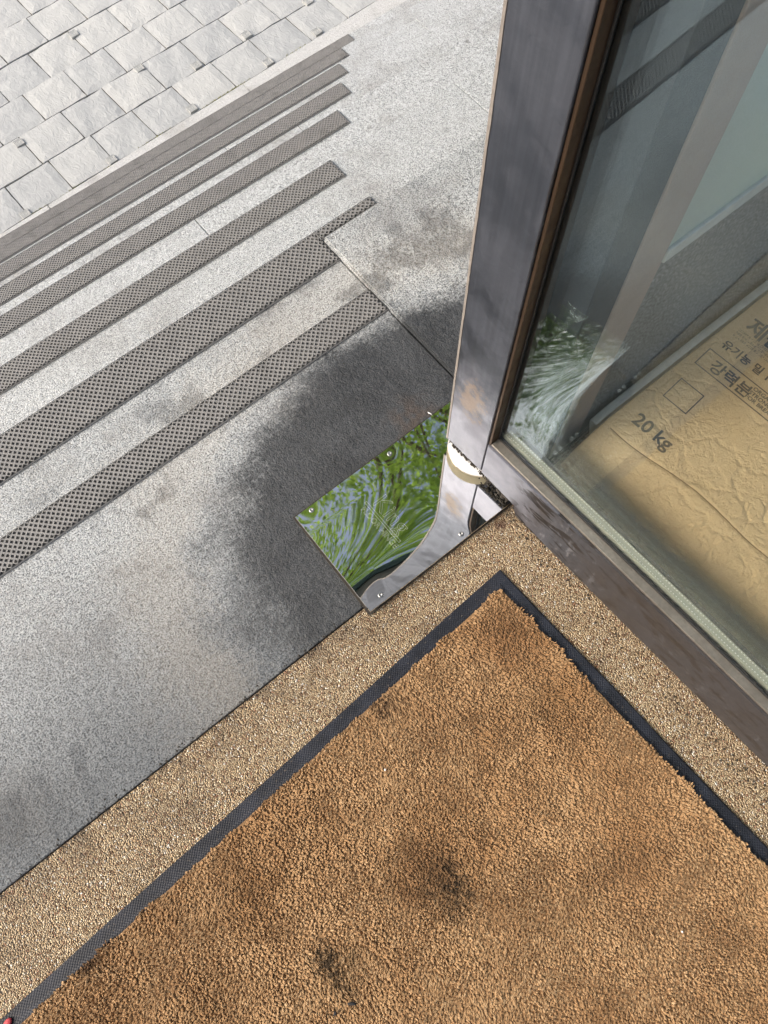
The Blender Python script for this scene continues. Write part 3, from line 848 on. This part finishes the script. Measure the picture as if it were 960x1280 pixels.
# rusty edge strip on the hinge side
bm = bmesh.new()
zz = np.concatenate([np.linspace(0.034, 0.9, 140), np.linspace(0.92, DH, 30)])
prev = None
for z in zz:
    w = 0.0010 + 0.0002 * math.sin(z * 90) * math.sin(z * 37) + random.uniform(-.00015, .00015)
    ring_ = [bm.verts.new((SX0 - 0.0026, 0.006, z)), bm.verts.new((SX0 - 0.0022, -0.0004, z)), bm.verts.new((SX0 + w, -0.0007, z)), bm.verts.new((SX0 + w + .0003, 0.0022, z))]
    if prev:
        for k in range(3): bm.faces.new((prev[k], prev[k + 1], ring_[k + 1], ring_[k]))
    prev = ring_
link('edge_strip', bm_mesh('edge_strip', bm), door, M['edge'])
# glazing beads around the opening (front and back)
GX0, GX1, GZ0, GZ1 = SX1, DL - 0.0705, RT, DH - 0.10
dbox('glazing_bead', (GX0 + 0.0004, 0.0030, GZ0 + 0.0003), (GX0 + 0.0042, 0.0170, GZ1), 'bead')
dbox('glazing_bead', (GX0 + 0.0043, 0.0034, GZ0 + 0.0003), (GX1 - 0.0043, 0.0170, GZ0 + 0.0045), 'railbead')
dbox('glazing_bead', (GX1 - 0.0042, 0.0030, GZ0 + 0.0003), (GX1 - 0.0004, 0.0170, GZ1), 'bead')
dbox('glazing_bead', (GX0 + 0.0043, 0.0034, GZ1 - 0.0045), (GX1 - 0.0043, 0.0170, GZ1 - .0003), 'bead')
dbox('gasket', (GX0 + 0.0046, 0.0150, GZ0 + 0.0046), (GX1 - 0.0046, 0.0172, GZ0 + 0.0075), 'gasket', 0.0004)
dbox('gasket', (GX0 + 0.0043, 0.0150, GZ0 + 0.0080), (GX0 + 0.0062, 0.0172, GZ1 - 0.0050), 'gasket', 0.0004)
# two panes and the perforated spacer between them
for (y0_, y1_) in ((0.0174, 0.0222), (0.0340, 0.0388)):
    dbox('pane', (GX0 + 0.001, y0_, GZ0 - 0.004), (GX1 - 0.001, y1_, GZ1 + 0.004), 'glass', 0.0)
sp = dbox('spacer_bar', (GX0 + 0.003, 0.0228, GZ0 - 0.003), (GX1 - 0.003, 0.0334, GZ0 + 0.0105), 'spacer', 0.0006)
dbox('spacer_bar', (GX0 + 0.003, 0.0228, GZ0 + 0.0110), (GX0 + 0.0085, 0.0334, GZ1), 'gasket', 0.0006)
bm = bmesh.new()
x = GX0 + 0.012
while x < GX1 - 0.01:
    for yy in (0.0252, 0.0312):
        bm_box(bm, (x, yy - 0.0004, GZ0 + 0.0106), (x + 0.0016, yy + 0.0004, GZ0 + 0.0110))
    x += 0.0040
o = link('spacer_perforation', bm_mesh('spacer_perforation', bm), door, M['dots']); o['kind'] = 'stuff'
# pivot shoe: white half-round washer under the stile, dirt in the gap
bm = bmesh.new(); bm_cyl(bm, (-0.1060, 0.0290, 0), 0.0445, 0.0195, 0.0215, 48, None, 0.0010)
pv = link('pivot_washer', bm_mesh('pivot_washer', bm, False), door, M['white'])
bm = bmesh.new(); bm_cyl(bm, (-0.1060, 0.0290, 0), 0.0450, 0.0180, 0.0196, 48, None, 0.0008)
link('washer_rim', bm_mesh('washer_rim', bm), pv, M['cream'])
bm = bmesh.new(); bm_cyl(bm, (-0.1060, 0.0290, 0), 0.012, 0.0070, 0.0330, 24)
link('pivot_pin', bm_mesh('pivot_pin', bm), pv, M['screw'])
bm = bmesh.new()
for _ in range(260):
    x = random.uniform(SX0 + 0.002, -0.004); y = abs(random.gauss(0, 0.006)) + 0.0025
    r = random.uniform(0.001, 0.0036)
    if -0.146 < x < -0.066 and (x + 0.106) ** 2 + (y - .029) ** 2 < 0.0445 ** 2 and random.random() < 0.9:
        z = random.uniform(0.0225, 0.030); r *= 0.6; y = abs(random.gauss(0, 0.0025)) + 0.0005
    else: z = random.uniform(0.0085, 0.030)
    res = bmesh.ops.create_icosphere(bm, subdivisions=1, radius=r)
    for q in res['verts']: q.co = Vector((q.co.x * random.uniform(.7, 1.5), q.co.y * .8, q.co.z * .7)) + Vector((x, y, z))
o = link('packed_dirt', bm_mesh('packed_dirt', bm), door, M['dirt']); o['kind'] = 'stuff'

# ---------------------------------------------------------------- shop front beside the door
front = empty('shop_front', (0.9, 0.27, 0))
tag(front, 'shop front of granite plinth, bronze mullion and frosted window, behind the glass door', 'building')
FO = -Vector(front.location)
def fbox(name, lo, hi, mat, bevel=0.001):
    o = box(name, lo, hi, M[mat], front, bevel, 2); o.location = FO; return o
fbox('jamb', (0.4090, 0.2230, 0.0012), (0.4565, 0.2960, 2.20), 'jamb')
fbox('mullion', (0.4570, 0.2210, 0.0012), (0.5110, 0.3000, 2.20), 'mullion', 0.002)
for k, (a, b) in enumerate(((0.5115, 1.10), (1.102, 1.70), (1.702, 2.40))):
    fbox('plinth_slab', (a, 0.2235, 0.0012), (b, 0.3050, 0.3840), 'plinth', 0.0015)
sill = fbox('window_sill', (0.5115, 0.2195, 0.3845), (2.40, 0.3080, 0.4040), 'paleedge', 0.002)
fbox('window_pane', (0.5115, 0.2232, 0.4045), (2.40, 0.2312, 2.20), 'frosted', 0.0)
fbox('header', (-1.6, 0.2215, 2.2005), (2.40, 0.3080, 2.42), 'soffit', 0.002)
aw = empty('entrance_awning', (0, 0.3085, 2.30))
tag(aw, 'dark teal edged entrance awning above the doorway, seen in the mirror plate', 'awning')
AO = -Vector(aw.location)
def abox(name, lo, hi, mat):
    o = box(name, lo, hi, M[mat], aw, 0.002, 2); o.location = AO; return o
abox('soffit_panel', (-1.6, 0.3090, 2.30), (2.40, 0.6000, 2.33), 'soffit')
abox('fascia', (-1.6, 0.6005, 2.24), (2.40, 0.6400, 2.42), 'awning')

# ---------------------------------------------------------------- paper flour bag behind the door
bag = empty('flour_bag', (0.80, -0.02, 0))
tag(bag, 'brown kraft paper flour bag with Korean print and 20 kg, lying behind the glass door', 'bag')
BO = -Vector(bag.location)
BX0, BX1, BY0, BY1 = 0.464, 1.18, -0.35, 0.2050
def bag_top(x, y):
    x = np.asarray(x, float); y = np.asarray(y, float)
    # rounded end towards the door, fuller in the middle
    u = np.clip((x - BX0) / 0.085, 0, 1); e = np.sqrt(np.clip(1 - (1 - u) ** 2, 0, 1))
    w = np.clip((BX1 - x) / 0.08, 0, 1); e = e * np.sqrt(np.clip(1 - (1 - w) ** 2, 0, 1))
    s1 = np.clip((y - BY0) / 0.10, 0, 1); s2 = np.clip((BY1 - y) / 0.005, 0, 1)
    e = e * np.sqrt(np.clip(1 - (1 - s1) ** 2, 0, 1)) * (0.35 + 0.65 * np.sqrt(np.clip(1 - (1 - s2) ** 2, 0, 1)))
    full = 0.062 + 0.005 * np.sin((y + .1) * 6) * np.sin((x - .4) * 5) 
    wr = 0.0007 * np.sin(55 * x + 20 * np.sin(17 * y)) * np.sin(43 * y + 9 * x) * np.clip((0.16 - y) / 0.12, 0, 1) * np.clip((0.75 - x) / .2, 0, 1)
    crease = -0.0012 * np.exp(-((x - (0.528 + 0.10 * np.clip(0.19 - y, 0, 1) + 0.004 * np.sin(30 * y))) / 0.0022) ** 2)
    return full * e + (wr + crease) * (e > .6)
nx, ny = 190, 120
gx = np.concatenate([np.linspace(BX0, 0.60, 120), np.linspace(0.602, BX1, nx - 120)]); gy = np.concatenate([np.linspace(BY0, 0.19, ny - 14), np.linspace(0.1915, BY1, 14)])
X, Y = np.meshgrid(gx, gy, indexing='ij'); Z = bag_top(X, Y)
X2 = X.copy(); Y2 = Y.copy()
v = np.stack([X2, Y2, np.maximum(Z, 0.002)], -1).reshape(-1, 3)
vb = np.stack([X2, Y2, np.full_like(Z, 0.0008)], -1).reshape(-1, 3)
idx = lambda a, b: a * ny + b
f = [(idx(a, b), idx(a + 1, b), idx(a + 1, b + 1), idx(a, b + 1)) for a in range(nx - 1) for b in range(ny - 1)]
ring = [idx(a, 0) for a in range(nx)] + [idx(nx - 1, b) for b in range(1, ny)] + [idx(a, ny - 1) for a in range(nx - 2, -1, -1)] + [idx(0, b) for b in range(ny - 2, 0, -1)]
v = v.tolist(); base = len(v); L = len(ring)
for k in ring: v.append((v[k][0], v[k][1], 0.0008))
f += [(ring[(k + 1) % L], ring[k], base + k, base + (k + 1) % L) for k in range(L)]
o = link('paper', np_mesh('paper', v, f, smooth=True), bag, M['kraft']); o.location = BO
# pale folded edge along the wall side
sx_ = np.linspace(BX0 + 0.050, BX1 - 0.03, 60)
v, f = [], []
for k, x in enumerate(sx_):
    for (dy, dz) in ((0.0020, -0.03), (0.0100, -0.006), (0.0112, 0.002), (0.0090, 0.0042), (-0.0005, 0.0040)):
        yy = BY1 + dy
        v.append((x, yy, float(bag_top(x, BY1 - 0.006)) + dz))
for k in range(59):
    for q in range(4): f.append((k * 5 + q, (k + 1) * 5 + q, (k + 1) * 5 + q + 1, k * 5 + q + 1))
o = link('side_fold', np_mesh('side_fold', v, f, smooth=True), bag, M['paleedge']); o.location = BO
# fold line across the end
pts = [(0.528 + 0.10 * (0.19 - y) + 0.004 * math.sin(30 * y), y) for y in np.linspace(0.19, -0.2, 60)]
v, f = [], []
for (x, y) in pts:
    for s in (-1, 1):
        xx = x + s * 0.0007; v.append((xx, y, float(bag_top(xx, y)) + 0.0006))
f = [(2 * k, 2 * k + 1, 2 * k + 3, 2 * k + 2) for k in range(len(pts) - 1)]
o = link('fold_line', np_mesh('fold_line', v, f), bag, M['seam']); o.location = BO
rd, ud = (0.075, -0.9972), (0.9972, 0.075)
def btext(t, size, x, y, sp=1.0): return place_text('printed_text', text_mesh(t, size, 0, sp), (x, y), rd, ud, bag_top, M['ink'], bag, BO, 0.0007)
btext("20 kg", 0.0281, 0.5523, 0.1792)
btext("강력분", 0.0240, 0.6919, 0.1709)
btext("ORGANIC", 0.0089, 0.7138, 0.1084); btext("STRONG FLOUR", 0.0089, 0.7054, 0.1084); btext("FOR BREAD", 0.0089, 0.6971, 0.1084)
btext("유기농 밀 100%", 0.0172, 0.7325, 0.1844)
btext("제분", 0.0344, 0.7784, 0.1823)
btext("유기", 0.0344, 0.8232, 0.1823)
def bframe(x0, y0, w, h, t, name):
    """printed frame: w along the reading direction, h upwards"""
    v, f = [], []
    P = lambda a, b: (x0 + rd[0] * a + ud[0] * b, y0 + rd[1] * a + ud[1] * b)
    def strip(a0, b0, a1, b1):
        n_ = 24; i0 = len(v)
        for k in range(n_ + 1):
            q = k / n_
            if abs(a1 - a0) > abs(b1 - b0): A = a0 + (a1 - a0) * q; c = [(A, b0), (A, b1)]
            else: B = b0 + (b1 - b0) * q; c = [(a0, B), (a1, B)]
            for cc in c:
                p = P(*cc); v.append((p[0], p[1], float(bag_top(*p)) + 0.0007))
        for k in range(n_): f.append((i0 + 2 * k, i0 + 2 * k + 1, i0 + 2 * k + 3, i0 + 2 * k + 2))
    strip(0, 0, w, t); strip(0, h - t, w, h); strip(0, t, t, h - t); strip(w - t, t, w, h - t)
    o = link(name, np_mesh(name, v, f), bag, M['ink']); o.location = BO
bframe(0.6836, 0.1876, 0.214, 0.0344, 0.0016, 'printed_frame')
bframe(0.6127, 0.1792, 0.0401, 0.0401, 0.0016, 'printed_frame')
# unreadable small print: broken fine strokes
v, f = [], []
for row, (bx, n_) in enumerate(((0.7575, 22), (0.7638, 24), (0.7700, 20))):
    a = 0.0
    for k in range(n_):
        w = random.uniform(0.0012, 0.0030)
        for (b0, b1) in ((0.0, 0.0007), (0.0016, 0.0023), (0.0030, 0.0036)):
            if random.random() < 0.3: continue
            i0 = len(v)
            for (aa, bb) in ((a, b0), (a + w, b0), (a + w, b1), (a, b1)):
                p = (bx + rd[0] * aa + ud[0] * bb, 0.1844 + rd[1] * aa + ud[1] * bb); v.append((p[0], p[1], float(bag_top(*p)) + 0.0007))
            f.append((i0, i0 + 1, i0 + 2, i0 + 3))
        a += w + random.choice((0.0008, 0.0008, 0.002))
o = link('small_print', np_mesh('small_print', v, f), bag, M['ink']); o.location = BO

paper = [c for c in bag.children if c.name.startswith('paper')][0]
for c in list(bag.children):
    if c.name.startswith(('printed', 'small_print', 'fold_line')):
        c.parent = paper; c.location = Vector(c.location) - BO

# ---------------------------------------------------------------- tree over the steps (its crown shows in the mirror plate)
def limb(bm, pts, rads, seg=10):
    prev = None
    for i, (p, r) in enumerate(zip(pts, rads)):
        p = Vector(p); d = (Vector(pts[min(i + 1, len(pts) - 1)]) - Vector(pts[max(i - 1, 0)])).normalized()
        a = d.orthogonal().normalized(); b = d.cross(a)
        ring_ = [bm.verts.new(p + (a * math.cos(6.2832 * k / seg) + b * math.sin(6.2832 * k / seg)) * r) for k in range(seg)]
        if prev:
            for k in range(seg): bm.faces.new((prev[k], prev[(k + 1) % seg], ring_[(k + 1) % seg], ring_[k]))
        prev = ring_
def make_tree(base, cc, cr, nleaf, label):
    B = Vector(base); CC = Vector(cc); CR = Vector(cr)
    tree = empty('street_tree', base)
    tag(tree, label, 'tree', 'street trees over the steps')
    TO = -B
    bm = bmesh.new()
    fork = B.lerp(CC, 0.45); fork.z = CC.z - 1.6
    limb(bm, [B - Vector((0, 0, .05)), B.lerp(fork, .12) + Vector((0, 0, 1.6)), fork - Vector((0, 0, 1.2)), fork, fork.lerp(CC, .55) + Vector((0, 0, .25)), CC, CC + (CC - fork) * .4], [.17, .14, .12, .09, .06, .04, .012])
    for _ in range(18):
        t = random.uniform(0.1, 1.0); s_ = fork.lerp(CC, t)
        e = CC + Vector((random.uniform(-.9, .9) * CR.x, random.uniform(-.9, .9) * CR.y, random.uniform(-.6, .6) * CR.z))
        limb(bm, [s_, s_.lerp(e, .5) + Vector((0, 0, .15)), e], [.03, .017, .005], 6)
    o = link('trunk', bm_mesh('trunk', bm, True), tree, M['bark']); o.location = TO
    NC = 260
    cl = rng.normal(0, 1, (NC, 3)); cl /= np.linalg.norm(cl, axis=1)[:, None]; cl *= rng.uniform(.05, 1, (NC, 1)) ** .4
    cl = cl * np.array(CR) + np.array(CC)
    ci = rng.integers(0, NC, nleaf); pos = cl[ci] + rng.normal(0, .20, (nleaf, 3))
    dirs = rng.normal(0, 1, (nleaf, 3)); dirs[:, 2] *= .5; dirs /= np.linalg.norm(dirs, axis=1)[:, None]
    up = rng.normal(0, 1, (nleaf, 3)); sdv = np.cross(dirs, up); sdv /= np.linalg.norm(sdv, axis=1)[:, None]
    ln = rng.uniform(.035, .075, nleaf)[:, None]; wd = ln * rng.uniform(.25, .4, (nleaf, 1)); nrm_ = np.cross(dirs, sdv)
    vv = np.stack([pos, pos + dirs * ln * .5 + sdv * wd + nrm_ * ln * .06, pos + dirs * ln, pos + dirs * ln * .5 - sdv * wd + nrm_ * ln * .06], 1).reshape(-1, 3)
    o = link('crown', np_mesh('crown', vv, np.arange(nleaf * 4).reshape(-1, 4)), tree, M['leaf']); o.location = TO
    o['kind'] = 'stuff'
make_tree((3.9, 5.2, ZS), (1.85, 2.55, 5.6), (2.2, 1.6, 1.2), 20000, 'leafy green street tree whose crown is mirrored in the polished hinge plate')
make_tree((-4.6, 5.0, ZS), (-3.9, 2.9, 6.1), (1.5, 1.7, 1.1), 18000, 'leafy street tree whose crown shows in the reflection on the door glass')

gv, gf = [], []
rr = random.Random(3)
def grit(x, y, r):
    b = len(gv); a = rr.uniform(0, 6)
    for q in range(4): gv.append((x + r * rr.uniform(.7, 1.3) * math.cos(a + q * 1.57), y + r * rr.uniform(.7, 1.3) * math.sin(a + q * 1.57), 0.0002))
    gv.append((x, y, r * rr.uniform(.6, 1.0)))
    for q in range(4): gf.append((b + q, b + (q + 1) % 4, b + 4))
for _ in range(420): grit(rr.uniform(-1.2, 0.12), SILL + 0.001 + rr.gauss(0, .0035), rr.uniform(.0005, .0016))
for _ in range(260): grit(rr.gauss(0.2, 0.16), rr.uniform(0.38, 0.55), rr.uniform(.0004, .0011))
for _ in range(200): grit(rr.gauss(0.352, 0.006), rr.uniform(-0.5, 0.2), rr.uniform(.0006, .0018))
gr = link('grit', np_mesh('grit', gv, gf), None, M['dirt'])
tag(gr, kind='stuff')

# ---------------------------------------------------------------- small litter
def bit(name, x, y, z, sx, sy, sz, rz, mat, label, cat):
    bm = bmesh.new(); bmesh.ops.create_icosphere(bm, subdivisions=2, radius=1.0)
    for q in bm.verts: q.co = Vector((q.co.x * sx * random.uniform(.75, 1.2), q.co.y * sy * random.uniform(.75, 1.2), q.co.z * sz))
    o = link(name, bm_mesh(name, bm, True), None, M[mat]); o.location = (x, y, z); o.rotation_euler = (0, 0, rz)
    return tag(o, label, cat)
bit('paper_scrap', 0.3740, 0.3840, 0.0012, 0.0045, 0.0009, 0.0008, 1.9, 'crumb', 'tiny white sliver on the dark stained granite above the plate', 'scrap')
bit('crumb', 0.0140, 0.0410, 0.0105, 0.0016, 0.0012, 0.0012, 0.4, 'crumb', 'white crumb in the upper middle of the brown mat', 'crumb')
bit('crumb', 0.1670, -0.3070, 0.0105, 0.0013, 0.0011, 0.0010, 1.1, 'crumb', 'white crumb in the lower right of the brown mat', 'crumb')
bit('lint', -0.1700, -0.1280, 0.0105, 0.0052, 0.0017, 0.0015, -0.7, 'lint', 'longer black lint flake near the bottom of the brown mat', 'lint')
bit('lint', -0.1900, -0.1240, 0.0105, 0.0026, 0.0019, 0.0014, 0.3, 'lint', 'small round black lint speck near the bottom of the brown mat', 'lint')
bit('red_scrap', -0.4840, 0.0960, 0.0042, 0.0075, 0.0040, 0.0016, 0.5, 'red', 'red scrap at the black mat border in the bottom left corner', 'scrap')
